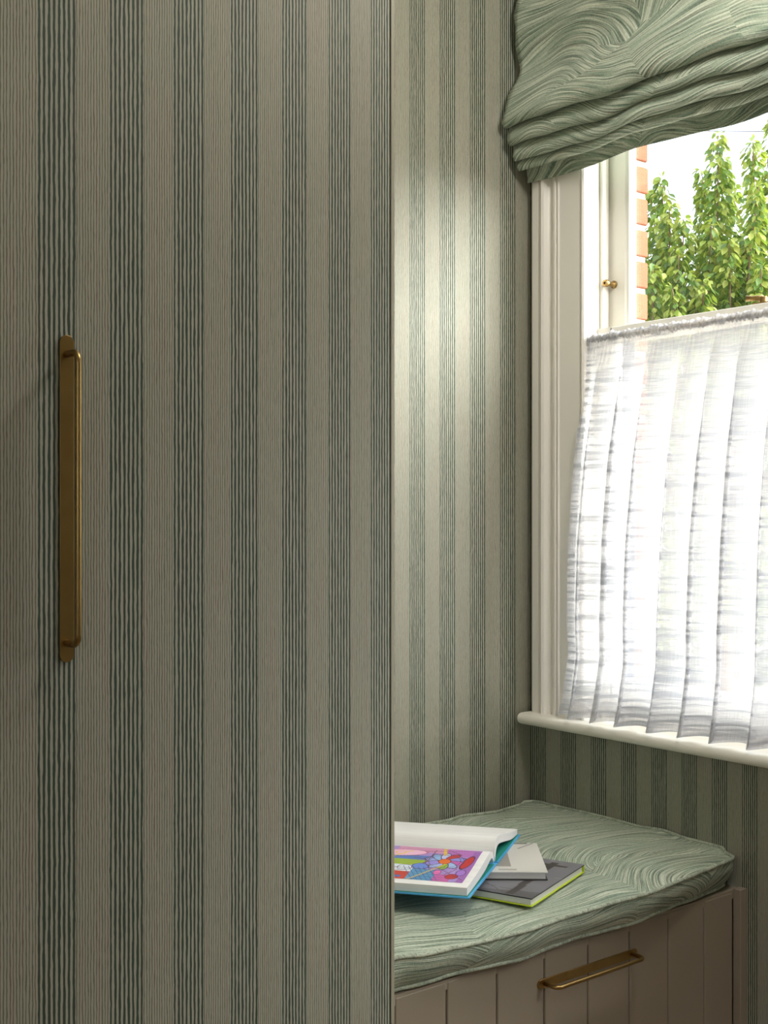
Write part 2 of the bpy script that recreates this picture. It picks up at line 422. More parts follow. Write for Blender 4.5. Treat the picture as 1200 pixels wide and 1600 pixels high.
# upper sash (outer): stile with ovolo, rails, glass
XU = .060
us = empty('upper_sash', (0, 0, 0), win)
for s, yj in ((1, OY0), (-1, OY1)):
    P = [(XU, yj), (XU, yj - s * .056), (XU + .003, yj - s * .060), (XU + .004, yj - s * .066), (XU + .012, yj - s * .070), (XU + .020, yj - s * .071), (XU + .020, yj - s * .062), (XU + .040, yj - s * .058), (XU + .040, yj)]
    o = mesh('stile', *extrude(P, 'z', 1.70, OZ1 - .03), M['white'], us); fixn(o)
box('top_rail', XU, XU + .04, OY1 + .05, OY0 - .05, OZ1 - .09, OZ1 - .03, M['white'], us, bevel=.003)
box('meeting_rail', XU + .005, XU + .042, OY1 + .05, OY0 - .05, 1.690, 1.724, M['white'], us, bevel=.003)
box('glass', XU + .020, XU + .024, OY1 + .060, OY0 - .060, 1.71, OZ1 - .06, M['glass'], us)
# lower sash (inner)
ls = empty('lower_sash', (0, 0, 0), win); XL0 = .022
for s, yj in ((1, OY0), (-1, OY1)):
    P = [(XL0, yj - s * .001), (XL0, yj - s * .047), (XL0 + .006, yj - s * .054), (XL0 + .016, yj - s * .056), (XL0 + .036, yj - s * .05), (XL0 + .036, yj - s * .001)]
    o = mesh('stile', *extrude(P, 'z', .775, 1.722), M['white'], ls); fixn(o)
box('meeting_rail', XL0, XL0 + .038, OY1 + .04, OY0 - .04, 1.690, 1.722, M['white'], ls, bevel=.003)
box('bottom_rail', XL0, XL0 + .038, OY1 + .04, OY0 - .04, .775, .86, M['white'], ls, bevel=.003)
box('glass', XL0 + .018, XL0 + .022, OY1 + .05, OY0 - .05, .85, 1.70, M['glass'], ls)
# stool (inner sill board) with rounded nose, and outer stone sill
nose = [(-.018, .757), (-.052, .757), (-.060, .754), (-.064, .748), (-.065, .7425), (-.064, .737), (-.060, .731), (-.052, .728), (.0, .728), (.0, .745), (.06, .745), (.06, .757)]
V, F = extrude(nose, 'y', OY1 - .2, -.012)
o = mesh('sill_board', V, F, M['white'], win, bevel=.004, seg=2); fixn(o)
box('outer_sill', .06, WX + .05, OY1, OY0, .70, .765, M['mortar'], win, bevel=.004)
# sash stop (brass) on upper-sash stile
def lathe(prof, n=20):   # profile (r, h) -> along -x
    V = []; F = []; m = len(prof)
    for r, h in prof:
        for k in range(n): a = 2 * math.pi * k / n; V.append((-h, r * math.cos(a), r * math.sin(a)))
    for i in range(m - 1):
        for k in range(n): F.append((i * n + k, i * n + (k + 1) % n, (i + 1) * n + (k + 1) % n, (i + 1) * n + k))
    F += [tuple(range(n)), tuple((m - 1) * n + k for k in range(n))]
    return V, F
st = empty('sash_stop', (XU, -.2285, 1.833)); tag(st, 'small brass sash stop screwed to the white upper sash stile', 'window stop')
V, F = lathe([(.010, 0), (.010, .003), (.0075, .005), (.0058, .010), (.0058, .020), (.0075, .024), (.0088, .026), (.0088, .034), (.0078, .036), (.0034, .036), (.0034, .031)])
o = mesh('stop_body', [(XU + x, -.2285 + y, 1.833 + z) for x, y, z in V], F, M['brass'], st, smooth=False, bevel=.0006); fixn(o)
# sash lock on the meeting rail
lk = empty('sash_lock', (.045, -.665, 1.722)); tag(lk, 'aged brass sash lock on the meeting rail above the curtain at right', 'window lock')
def disc(cx, cy, z0, z1, r, n=20, sx=1., sy=1.):
    return extrude([(cx + r * sx * math.cos(2 * math.pi * k / n), cy + r * sy * math.sin(2 * math.pi * k / n)) for k in range(n)], 'z', z0, z1)
o = mesh('lock_plate', *disc(.046, -.665, 1.7222, 1.7262, .016, sy=1.9), M['brassdark'], lk, bevel=.001); fixn(o)
o = mesh('lock_barrel', *disc(.046, -.665, 1.7262, 1.7400, .009), M['brassdark'], lk, bevel=.0015); fixn(o)
pts = [(.046, -.665, 1.737), (.044, -.655, 1.738), (.040, -.640, 1.739), (.037, -.628, 1.740)]
o = mesh('lock_lever', *tube(pts, [.006, .006, .0055, .007], 12), M['brassdark'], lk, smooth=True); fixn(o)

# ------------------------------------------------------------------ unseen second window along the wall, added for side light
w2 = empty('fill_window_2', (0, 0, 0)); tag(w2, kind='structure')
for y0, y1, z0, z1 in ((Q0 + .1, Q0 - .0, QZ0 - .03, QZ1 + .1), (Q1 + .0, Q1 - .1, QZ0 - .03, QZ1 + .1), (Q1 - .1, Q0 + .1, QZ1, QZ1 + .1), (Q1 - .1, Q0 + .1, QZ0 - .04, QZ0)):
    box('window_trim', -.024, 0, y0, y1, z0, z1, M['greytrim'], w2, bevel=.004)
for y0, y1, z0, z1 in ((Q0, Q0 - .05, QZ0, QZ1), (Q1 + .05, Q1, QZ0, QZ1), (Q1, Q0, QZ1 - .05, QZ1), (Q1, Q0, QZ0, QZ0 + .06), (Q1, Q0, 1.43, 1.47)):
    box('sash_frame', .04, .08, y0, y1, z0, z1, M['white'], w2, bevel=.003)
box('glass', .058, .062, Q1 + .03, Q0 - .03, QZ0 + .04, QZ1 - .03, M['glass'], w2)

for nm, (a0, a1, z0, z1), ax in (('fill_window_3', LW, 'x'),):  # unseen left-wall window, added to brighten the window side
    e = empty(nm, (0, 0, 0)); tag(e, kind='structure'); mid = (a0 + a1) / 2
    for p0, p1, q0, q1 in ((a0, a0 + .06, z0, z1), (a1 - .06, a1, z0, z1), (a0, a1, z1 - .06, z1), (a0, a1, z0, z0 + .07), (mid - .025, mid + .025, z0, z1)):
        if ax == 'x': box('sash_frame', XL - .07, XL - .02, p0, p1, q0, q1, M['white'], e, bevel=.003)
        else: box('sash_frame', p0, p1, YB - .07, YB - .02, q0, q1, M['white'], e, bevel=.003)
    if ax == 'x': box('glass', XL - .047, XL - .043, a0 + .04, a1 - .04, z0 + .05, z1 - .04, M['glass'], e)
    else: box('glass', a0 + .04, a1 - .04, YB - .047, YB - .043, z0 + .05, z1 - .04, M['glass'], e)

# ------------------------------------------------------------------ wardrobe
wx1, wy = -1.186, -.8955
DX0, DX1 = -1.80, -1.1925
nA = lambda x: 29752.0 / (1946.0 - px_of(x, wy)) - 15.77
w_left = nA(-1.79)
def phd(x):
    return nA(x) if x > -1.79 else w_left + (x + 1.79) / .115
wd = empty('wardrobe', (-1.8, wy, 0)); tag(wd, 'tall built-in wardrobe papered in green and beige stripes', 'wardrobe')
def door(x0, x1):
    e = empty('door', (0, 0, 0), wd); e.matrix_parent_inverse = Matrix.Translation(-Vector(wd.location))
    V = []; U = []; F = []; n = 80; t = .022; z0, z1 = .08, 2.62
    r = .0025
    A = [x0] + list(np.linspace(x0 + r, x1 - r, n + 1)) + [x1]
    Y = [wy + r] + [wy] * (n + 1) + [wy + r]
    rows = [(z0, 0), (z1, 0)]
    for z, _ in rows:
        for a, y in zip(A, Y): V.append((a, y, z)); U.append((phd(a), z))
    for z, _ in rows:
        for a in (x0, x1): V.append((a, wy + t, z)); U.append((phd(a), z))
    m = len(A)
    for i in range(m - 1): F.append((i, i + 1, m + i + 1, m + i))
    q = 2 * m
    F += [(q, 0, m, q + 2), (m - 1, q + 1, q + 3, 2 * m - 1), (q + 1, q, q + 2, q + 3)]
    F += [tuple([q] + list(range(m - 1, -1, -1))[::-1] + [q + 1])[::-1], tuple([q + 2] + list(range(m, 2 * m)) + [q + 3])]
    p = mesh('door_panel', V, F, M['paper'], e, uv=U); p.matrix_parent_inverse = Matrix.Identity(4); fixn(p)
    return e
def door_obj(x0, x1):
    return door(x0, x1)
dr = door_obj(DX0, DX1)
box('top_rail', -2.9, wx1, wy, wy + .022, 2.625, ZC, M['edge'], wd)
box('plinth', -2.9, wx1, wy + .03, wy + .05, 0, .078, M['edge'], wd)
box('side_panel', wx1 - .0065, wx1, wy, -.003, 0, ZC, M['edge'], wd, bevel=.0008)
box('side_panel', -2.9, -2.88, wy, -.003, 0, ZC, M['edge'], wd)
door2 = door_obj(-2.415, -1.804)
door3 = door_obj(-2.88, -2.419)

def slot(L, wdt, n=14):   # rounded-end plate outline centred on 0, long axis first
    r = wdt / 2; P = []
    for k in range(n + 1): a = -math.pi / 2 + math.pi * k / n; P.append((L / 2 - r + r * math.cos(a), r * math.sin(a)))
    for k in range(n + 1): a = math.pi / 2 + math.pi * k / n; P.append((-L / 2 + r + r * math.cos(a), r * math.sin(a)))
    return P
def pull(parent, cx, cz, y, vertical, L, wdt, barL, proud, r):
    P = slot(L, wdt)
    if vertical: prof = [(cx + b, cz + a) for a, b in P]
    else: prof = [(cx + a, cz + b) for a, b in P]
    o = mesh('backplate', *extrude(prof, 'y', y - .003, y), M['brass'], parent, bevel=.0005); fixn(o)
    rc = .012; pts = []
    h = barL / 2
    pts.append((-h, .0))
    pts.append((-h, proud - rc))
    for k in range(1, 9): a = math.pi / 2 * k / 8; pts.append((-h + rc - rc * math.cos(a), proud - rc + rc * math.sin(a)))
    for k in range(0, 8): a = math.pi / 2 * k / 8; pts.append((h - rc + rc * math.sin(a), proud - rc + rc * math.cos(a)))
    pts.append((h, proud - rc)); pts.append((h, 0))
    Pt = [((cx, y - .003 - d, cz + a) if vertical else (cx + a, y - .003 - d, cz)) for a, d in pts]
    o = mesh('pull_bar', *tube(Pt, r, 16), M['brass'], parent, smooth=True); fixn(o)
    return o
E0 = dr
def relink(parent):   # children built in world coordinates under an Empty at the origin of its parent chain
    for c in parent.children: c.matrix_parent_inverse = Matrix.Identity(4)
pull(dr, -1.6825, 1.2745, wy, True, .383, .0176, .338, .030, .0040)
relink(dr); relink(door2)

# ------------------------------------------------------------------ window seat
seat = empty('window_seat', (0, 0, 0)); tag(seat, 'greige painted window seat base with a grooved drawer front', 'bench')
SY = -.638; ST = .443
bx = [-1.176, -1.096, -.976, -.858, -.736, -.613, -.492, -.3695, -.247, -.127, -.0265]
df = empty('drawer_front', (0, 0, 0), seat)
for i in range(len(bx) - 1):
    V, F = boxvf(bx[i] + .0012, bx[i + 1] - .0012, SY, SY + .018, .06, ST - .004)
    o = mesh('board', V, F, M['greige'], df, bevel=.0035, seg=2); o.matrix_parent_inverse = Matrix.Identity(4)
o = box('backing', -1.176, -.0265, SY + .012, SY + .022, .06, ST - .006, M['greige'], df); o.matrix_parent_inverse = Matrix.Identity(4)
pull(df, -.4905, .380, SY, False, .285, .0176, .250, .032, .0042); relink(df)
box('end_stile', -.0245, -.0005, -.656, -.636, 0, ST + .004, M['greige'], seat, bevel=.002)
box('end_stile', -1.182, -1.176, -.645, -.60, 0, ST, M['greige'], seat)
box('seat_top', -1.182, -.0005, SY + .001, -.002, ST - .018, ST, M['greige'], seat)
box('plinth', -1.182, -.0265, SY + .03, SY + .05, 0, .058, M['greige'], seat)

# ------------------------------------------------------------------ cushion
cu = empty('seat_cushion', (-.59, -.33, ST)); tag(cu, 'green swirl-patterned box cushion with piped edges on the window seat', 'cushion')
CX0, CX1 = -1.172, -.006
FR = [(-1.18, -.655), (-1.02, -.652), (-.965, -.652), (-.93, -.660), (-.87, -.664), (-.78, -.674), (-.70, -.681), (-.60, -.674), (-.47, -.674), (-.36, -.678), (-.27, -.670), (-.15, -.654), (-.05, -.643), (0, -.638)]
FZ = [(-1.18, .515), (-.98, .513), (-.93, .508), (-.80, .507), (-.65, .508), (-.5, .509), (-.35, .509), (-.25, .511), (-.1, .512), (0, .513)]
BZ = [(-1.18, .51), (-.5, .517), (-.42, .521), (-.3, .516), (-.25, .521), (-.13, .514), (-.06, .518), (0, .524)]
RZ = [(-.66, .513), (-.60, .522), (-.50, .523), (-.43, .530), (-.36, .524), (-.2, .525), (0, .524)]
def edge_xy(x, y):    # unit square (s,t) -> plan position with rounded corners
    return x, y
def perim(n1=90, n2=60):
    P = []
    rc = .035
    xs = np.linspace(CX0, CX1, n1)
    for x in xs:                                  # front, left to right
        y = lut(x, FR)
        e = min(x - CX0, CX1 - x); 
        if e < rc: y += rc - math.sqrt(max(0, rc * rc - (rc - e) ** 2))
        P.append((x, y, lut(x, FZ)))
    ys = np.linspace(P[-1][1], -.012, n2)[1:]
    for y in ys:                                  # right, front to back
        e = -.012 - y; x = CX1 - (.0 if e > .03 else .03 - math.sqrt(max(0, .03 ** 2 - (.03 - e) ** 2)))
        x += .003 * math.sin(y * 19); P.append((min(x, -.004), y, lut(y, RZ)))
    for x in xs[::-1][1:]:                        # back, right to left
        e = min(x - CX0, CX1 - x)
        if e < .03: continue
        P.append((x, -.012 - .003 * (1 + math.sin(x * 26)), lut(x, BZ)))
    ys = np.linspace(-.03, P[0][1], n2)[:-1]
    for y in ys: P.append((CX0, y, .513))
    return P
PR = perim(); NP = len(PR)
ctr = Vector((-.59, -.335, 0))
# top surface: rings shrinking to the centre
V = []; U = []; F = []
RN = 34
def crown(x, y):
    dx = min(x - CX0, CX1 - x); dy = min(-y, y + .672)
    e = max(0, min(dx, dy)); a = 1 - math.exp(-e / .05)
    puff = .007 * a - .004 * math.exp(-((e - .02) / .014) ** 2)
    wv = .0016 * math.sin(x * 13 + 1.3) * math.sin(y * 17 + .5) * a
    return puff + wv
for r in range(RN + 1):
    s = 1 - (r / RN) ** 1.0 if r < RN else 0
    s = 1 - r / RN
    s = max(s, .0)
    for (x, y, z) in PR:
        xx = ctr.x + (x - ctr.x) * s; yy = ctr.y + (y - ctr.y) * s
        zb = z * (s ** 2) + .512 * (1 - s ** 2)
        V.append((xx, yy, zb + crown(xx, yy))); U.append((xx, yy))
for r in range(RN):
    for i in range(NP):
        j = (i + 1) % NP; F.append((r * NP + i, r * NP + j, (r + 1) * NP + j, (r + 1) * NP + i))
# sides
base = len(V); SN = 8; acc = 0; arc = []
for i, p in enumerate(PR):
    arc.append(acc); q = PR[(i + 1) % NP]; acc += math.hypot(q[0] - p[0], q[1] - p[1])
def out2(i):
    a = PR[i - 1]; c = PR[(i + 1) % NP]; d = Vector((c[1] - a[1], -(c[0] - a[0]), 0)); return d.normalized() if d.length > 1e-9 else Vector((0, -1, 0))
OUT = [out2(i) for i in range(NP)]
bot = []
for r in range(SN + 1):
    t = r / SN
    for i, (x, y, z) in enumerate(PR):
        zb = ST + .0085 + .002 * math.sin(arc[i] * 22)
        tuck = -.022 * (t ** 1.5) * (1 if y < -.55 else .2)        # lower edge sits further in than the upper at the front
        bulge = .006 * math.sin(math.pi * t) + .0012 * math.sin(arc[i] * 60 + 3 * t)
        if x > -.03 or y > -.05: bulge = 0
        d = OUT[i] * (tuck + bulge)
        p = (x + d.x, y + d.y, z + (zb - z) * t); V.append(p); U.append((arc[i] + .3, p[2] + 2.0))
        if r == SN: bot.append(p)
for r in range(SN):
    for i in range(NP):
        j = (i + 1) % NP; a = base + r * NP; F.append((a + i, a + NP + i, a + NP + j, a + j))
F.append(tuple(base + SN * NP + i for i in range(NP)))
o = mesh('cushion_body', V, F, M['fabric_seat'], cu, smooth=True, uv=U); fixn(o)
toploop = [(x + OUT[i].x * .001, y + OUT[i].y * .001, z + .0005) for i, (x, y, z) in enumerate(PR)]
o = mesh('piping', *tube(toploop, .0042, 8, closed=True), M['piping'], cu, smooth=True); fixn(o)
botloop = [(x + OUT[i].x * .001, y + OUT[i].y * .001, z) for i, (x, y, z) in enumerate(bot)]
o = mesh('piping', *tube(botloop, .0042, 8, closed=True), M['piping'], cu, smooth=True); fixn(o)

# ------------------------------------------------------------------ books
def paint_canvas(nu, nv, fn):
    """per-face colours for an nu x nv grid, fn(U, V arrays in 0..1) -> (N,3) sRGB 0..255"""
    u = (np.arange(nu) + .5) / nu; v = (np.arange(nv) + .5) / nv; UU, VV = np.meshgrid(u, v)
    c = np.clip(fn(UU, VV), 0, 255) / 255.; return np.where(c <= .04045, c / 12.92, ((c + .055) / 1.055) ** 2.4).reshape(-1, 3)
def seg_d(U, V, a, b, asp=1.):
    ax, ay = a[0], a[1] * asp; bx_, by = b[0], b[1] * asp; X = U; Y = V * asp
    dx, dy = bx_ - ax, by - ay; t = np.clip(((X - ax) * dx + (Y - ay) * dy) / (dx * dx + dy * dy + 1e-12), 0, 1)
    return np.hypot(X - ax - t * dx, Y - ay - t * dy)
def closed_book(name, label, A, e1, e2, z0, L1, L2, thick, top_mat_fn, covmat, spine_edge, nres=(90, 90), cov=.0022, topcov=None):
    """A: front corner (x,y); e1,e2 unit vectors; L1,L2 sizes; spine on edge at e1 end"""
    A = Vector((*A, z0)); e1 = Vector((*e1, 0)).normalized(); e2 = Vector((*e2, 0)).normalized(); Z = Vector((0, 0, 1))
    root = empty(name, A)
    tag(root, label, 'book', 'books piled on the window seat')
    def slab(nm, a0, a1, b0, b1, h0, h1, mat, bev=.0006):
        V = [A + e1 * a + e2 * b + Z * h for h in (h0, h1) for b in (b0, b1) for a in (a0, a1)]
        F = [(0, 2, 3, 1), (4, 5, 7, 6), (0, 1, 5, 4), (2, 6, 7, 3), (0, 4, 6, 2), (1, 3, 7, 5)]
        o = mesh(nm, V, F, mat, root, bevel=bev, seg=1); fixn(o); return o
    slab('cover', 0, L1, 0, L2, 0, cov, covmat)
    slab('cover', 0, L1, 0, L2, thick - cov, thick - .0002, topcov or covmat)
    slab('spine', L1 - .003, L1, 0, L2, cov, thick - cov, covmat)
    slab('page_block', .004, L1 - .004, .004, L2 - .004, cov, thick - cov, M['pages'], 0)
    nu, nv = nres
    V, F = grid(lambda u, v: A + e1 * (u * L1) + e2 * (v * L2) + Z * (thick + .0001), nu, nv)
    o = mesh('cover_print', V, F, M['cover'], root, colr=paint_canvas(nu, nv, top_mat_fn))
    return root
def fill(img, mask, c): img[mask] = c
# lowest book: grey interior photograph on the cover, lime boards
def art_low(U, V):
    img = np.zeros(U.shape + (3,)); img[:] = (128, 127, 133)
    g = 14 * (V - .5); img += g[..., None]
    fill(img, U + .3 * V < .16, (96, 94, 98))
    band = np.abs(V - (.30 + .12 * U)); 
    fill(img, (np.abs(V - .17 - .03 * U) < .028) & (U > .02) & (U < .93), (70, 66, 66))
    fill(img, (seg_d(U, V, (.02, .2), (.35, .62)) < .004), (84, 80, 82))
    fill(img, (seg_d(U, V, (.12, .0), (.20, .99)) < .004), (92, 90, 94))
    fill(img, (seg_d(U, V, (.55, .0), (.60, .99)) < .003), (150, 148, 152))
    fill(img, (np.abs(U - .86) < .022) & (V > .08) & (V < .5), (74, 70, 68))
    fill(img, (V > .45) & (V < .48), (104, 100, 100))
    fill(img, (V > .62) & (U < .6), (70, 66, 66))
    return img
closed_book('book', 'grey photographic hardback with lime green boards, lowest of the pile', (-.632, -.6235), (.9365, .3507), (-.3507, .9365), .5215, .266, .29, .0165,
            art_low, M['lime'], 'e1', topcov=M['darkcov'])
# middle book: pale cover
def art_mid(U, V):
    img = np.zeros(U.shape + (3,)); img[:] = (214, 212, 206)
    img += (8 * np.sin(V * 9 + U * 3))[..., None]
    fill(img, (U > .18) & (U < .86) & (V > .26) & (V < .46), (150, 144, 136))
    fill(img, (U > .06) & (U < .10) & (V > .22) & (V < .36), (168, 166, 164))
    fill(img, (seg_d(U, V, (.98, .04), (.80, .16)) < .006), (96, 94, 92))
    fill(img, (U > .96) & (V < .5) & (V > .08), (120, 118, 112))
    fill(img, (np.abs(V - .5) < .004), (186, 184, 178))
    fill(img, V > .75, (200, 198, 192))
    return img
closed_book('book', 'smaller pale grey paperback with a dark back, between the open book and the lime-edged one', (-.5247, -.5618), (.6425, .7663), (-.7663, .6425), .5382, .218, .27, .0165,
            art_mid, M['darkcov'], 'e1', topcov=M['pages'])
# open book on top
ob = empty('open_book', (-.5655, -.4611, .5552)); tag(ob, 'open art book with blue cover showing a colourful picture, on top of the pile', 'book', 'books piled on the window seat')
Wd = Vector((.832, .555, 0)).normalized(); Ld = Vector((-.60, .80, 0)).normalized(); Z = Vector((0, 0, 1))
Q = Vector((-.5655, -.4611, .5552)); LEN = .31; CW = .238
def sweep(prof, l0, l1, nm, mat, closed=True, smooth=False, sub=1):
    V = [Q + Wd * a + Z * h + Ld * l for l in np.linspace(l0, l1, sub + 1) for a, h in prof]; n = len(prof); F = []
    for s in range(sub):
        for i in range(n if closed else n - 1): F.append((s * n + i, s * n + (i + 1) % n, (s + 1) * n + (i + 1) % n, (s + 1) * n + i))
    if closed: F += [tuple(range(n))[::-1], tuple(sub * n + i for i in range(n))]
    o = mesh(nm, V, F, mat, ob, smooth=smooth); fixn(o); return o
sweep([(-CW, 0), (-.008, 0), (-.008, .0024), (-CW, .0024)], 0, LEN, 'cover', M['blue'])
sweep([(.008, 0), (CW, 0), (CW, .0024), (.008, .0024)], 0, LEN, 'cover', M['blue'])
sweep([(-.007, .0), (.007, .0), (.006, .0016), (-.006, .0016)], 0, LEN, 'spine', M['blue'])
sweep([(-CW + .005, .0025), (-.012, .0025), (-.012, .0031), (-CW + .005, .0031)], .004, LEN - .004, 'endpaper', M['teal'])
sweep([(.012, .0025), (CW - .005, .0025), (CW - .005, .0031), (.012, .0031)], .004, LEN - .004, 'endpaper', M['teal'])
def catm(P, n=8):
    out = []
    P = [np.array(p, float) for p in P]; P = [2 * P[0] - P[1]] + P + [2 * P[-1] - P[-2]]
    for i in range(1, len(P) - 2):
        for k in range(n):
            t = k / n; a, b, c, d = P[i - 1], P[i], P[i + 1], P[i + 2]
            out.append(tuple(.5 * ((2 * b) + (-a + c) * t + (2 * a - 5 * b + 4 * c - d) * t * t + (-a + 3 * b - 3 * c + d) * t ** 3)))
    out.append(tuple(P[-2])); return out
# near half: lower face and upper face of its page block, in (w, h)
nlow = catm([(-CW + .007, .0034), (-.15, .0052), (-.085, .0095), (-.045, .0165), (-.024, .0185), (-.012, .012), (-.007, .004)])
ntop = catm([(-CW + .007, .0180), (-.18, .0205), (-.12, .0255), (-.07, .0315), (-.040, .0335), (-.018, .0290), (-.004, .014)])
sweep(nlow + ntop[::-1], .006, LEN - .006, 'page_block', M['pages'])
# a loose leaf curling over the near block
nl2 = [(w, h + .0016 + .0035 * math.exp(-((w + .035) / .02) ** 2)) for w, h in ntop[:-4]]
flow = catm([(.006, .004), (.012, .018), (.024, .028), (.048, .030), (.100, .021), (.165, .009), (CW - .006, .0036)])
ftop = catm([(.003, .014), (.006, .032), (.018, .045), (.044, .048), (.100, .037), (.165, .024), (CW - .006, .0150)])
sweep(flow + ftop[::-1], .006, LEN - .006, 'page_block', M['pages'])
# picture printed on the near page
def nsurf(w): 
    return float(np.interp(w, [p[0] for p in ntop], [p[1] for p in ntop]))
W0, W1, L0, L1 = -.208, -.034, .021, .30
def art_open(U, V):
    # U along the page from its right end to the left, V from the reader's edge to the gutter; asp = page ratio
    asp = (W1 - W0) / (L1 - L0)
    img = np.zeros(U.shape + (3,)); img[:] = (176, 150, 216)
    Yv = V * asp
    def E(cx, cy, rx, ry, c, ang=0, outline=None):
        x = U - cx; y = (V - cy) * asp; ca, sa = math.cos(ang), math.sin(ang)
        d = np.hypot((x * ca + y * sa) / rx, (-x * sa + y * ca) / ry)
        if outline: fill(img, d < 1 + .006 / min(rx, ry), outline)
        fill(img, d < 1, c)
    def Ln(a, b, w, c): fill(img, seg_d(U, V, a, b, asp) < w, c)
    def R(u0, u1, v0, v1, c): fill(img, (U > u0) & (U < u1) & (V > v0) & (V < v1), c)
    R(.02, .24, .75, 1, (190, 120, 200)); R(0, .05, 0, 1, (164, 110, 190)); R(.24, .6, .82, 1, (214, 150, 190))
    R(.30, .95, .42, .64, (160, 186, 70)); R(.28, .6, .60, .72, (96, 130, 200)); R(.36, .98, 0, .34, (206, 74, 62))
    R(.40, .62, .24, .44, (226, 236, 250)); R(.10, .32, 0, .22, (206, 104, 176)); R(.22, .40, .0, .34, (98, 160, 206))
    # big daisy
    cx, cy = .215, .60
    for k, c in enumerate([(160, 180, 240), (150, 190, 236), (196, 206, 246), (206, 70, 66), (146, 150, 226), (206, 110, 190), (166, 196, 240), (152, 196, 80), (170, 190, 244), (160, 150, 230)]):
        a = 2 * math.pi * k / 10 + .2; E(cx + .085 * math.cos(a), cy + .085 * math.sin(a) / asp, .060, .032, c, a, (96, 60, 110))
    E(cx, cy, .040, .040, (238, 120, 56), 0, (150, 60, 60))
    E(.055, .60, .028, .105, (204, 62, 60), .15, (110, 50, 90)); E(.10, .17, .040, .045, (196, 60, 64), .2, (110, 50, 90))
    E(.055, .30, .03, .05, (176, 130, 220), 0, (110, 60, 130))
    E(.215, .27, .024, .035, (240, 120, 190), 0, (150, 60, 130)); E(.36, .42, .055, .05, (112, 146, 226), .3, (60, 60, 140))
    E(.55, .78, .17, .055, (246, 196, 226), -.12, (200, 110, 160)); E(.56, .78, .04, .03, (242, 206, 90)); E(.56, .78, .032, .022, (246, 196, 226))
    E(.74, .42, .10, .13, (168, 150, 226), 0, (84, 60, 150)); E(.88, .80, .10, .09, (226, 90, 70), 0, (120, 50, 60))
    E(.93, .30, .08, .14, (120, 170, 220), 0, (60, 80, 140)); R(.44, .64, .05, .11, (84, 120, 196)); E(.66, .08, .022, .02, (248, 226, 90))
    for i in range(6): Ln((.17 + .035 * i, 0), (.30 + .035 * i, .40), .0022, (60, 90, 150))
    for i in range(5): Ln((.15, .05 + .07 * i), (.37, .04 + .075 * i), .0022, (60, 90, 150))
    Ln((.38, 0), (.20, .52), .005, (240, 200, 60)); Ln((.36, 0), (.18, .5), .002, (110, 60, 50))
    Ln((.80, .30), (.48, .86), .0045, (240, 216, 70)); Ln((.27, 1), (.24, .78), .012, (238, 200, 90))
    for (a, b) in (((.05, .95), (.40, .85)), ((.12, .8), (.3, 1)), ((.32, .9), (.34, .5)), ((.42, .72), (.9, .60)), ((.3, .34), (.98, .36)), ((.02, .1), (.2, .36)),
                   ((.45, .3), (.65, .15)), ((.7, 0), (.62, .3)), ((.6, .95), (.98, .70)), ((.34, .62), (.44, .66)), ((.1, .4), (.16, .2))):
        Ln(a, b, .0028, (120, 56, 84))
    for r in (.11, .135): 
        d = np.abs(np.hypot(U - cx, (V - cy) * asp) - r); fill(img, (d < .0022) & (U > .05), (110, 60, 110))
    fill(img, np.abs(np.hypot(U - .46, (V - .36) * asp) - .05) < .0025, (100, 60, 110))
    return img
nu, nv = 300, 170
V, F = grid(lambda u, v: Q + Wd * (W0 + (W1 - W0) * v) + Z * (nsurf(W0 + (W1 - W0) * v) + .0004) + Ld * (L0 + (L1 - L0) * u), nu, nv)
mesh('printed_picture', V, F, M['print'], ob, smooth=True, colr=paint_canvas(nu, nv, art_open))

# ------------------------------------------------------------------ roman blind
bl = empty('roman_blind', (-.05, -.6, 2.7)); tag(bl, 'green swirl-patterned roman blind drawn up in soft folds over the window', 'blind')
prof = [(-.030, 2.113), (-.034, 2.125), (-.040, 2.140), (-.047, 2.152), (-.050, 2.156), (-.055, 2.148), (-.062, 2.140), (-.070, 2.139), (-.075, 2.146),
        (-.073, 2.158), (-.067, 2.172), (-.063, 2.180), (-.070, 2.170), (-.080, 2.160), (-.090, 2.160), (-.095, 2.169), (-.091, 2.184), (-.084, 2.200), (-.079, 2.210),
        (-.086, 2.202), (-.096, 2.196), (-.105, 2.197), (-.110, 2.207), (-.106, 2.224), (-.098, 2.243), (-.093, 2.254), (-.102, 2.245), (-.112, 2.238), (-.121, 2.238), (-.128, 2.247),
        (-.127, 2.262), (-.118, 2.290), (-.104, 2.322), (-.088, 2.350), (-.074, 2.376), (-.068, 2.400), (-.072, 2.430), (-.082, 2.460), (-.086, 2.490), (-.083, 2.53), (-.074, 2.58), (-.066, 2.66), (-.062, 2.76)]
pc = catm(prof, 3); NPc = len(pc)
sarc = [0]
for a, b in zip(pc, pc[1:]): sarc.append(sarc[-1] + math.hypot(a[0] - b[0], a[1] - b[1]))
ny = 90; V = []; U = []; F = []
YB0, YB1 = -.026, -1.24
for j in range(ny + 1):
    y = YB0 + (YB1 - YB0) * j / ny
    for i, (x, z) in enumerate(pc):
        t = sarc[i] / sarc[-1]
        low = math.exp(-((z - 2.2) / .09) ** 2)
        dz = low * (.0045 * math.sin(y * 14 + 1.0 + 6 * t) + .003 * math.sin(y * 31 + 9 * t))
        dx = low * .006 * math.sin(y * 9 + 14 * t + .8) + (1 - low) * .008 * math.sin(y * 7 + 2)
        if z < 2.14 and x > -.05: dz += .004 * math.sin(y * 12)
        e = min(1, (YB0 - y) / .10); dx *= e; dz *= e
        yy = y + (.004 * math.sin(z * 60) if j == 0 else 0)
        V.append((min(x + dx, -.0345), yy, z + dz)); U.append((y * 1.0, sarc[i]))
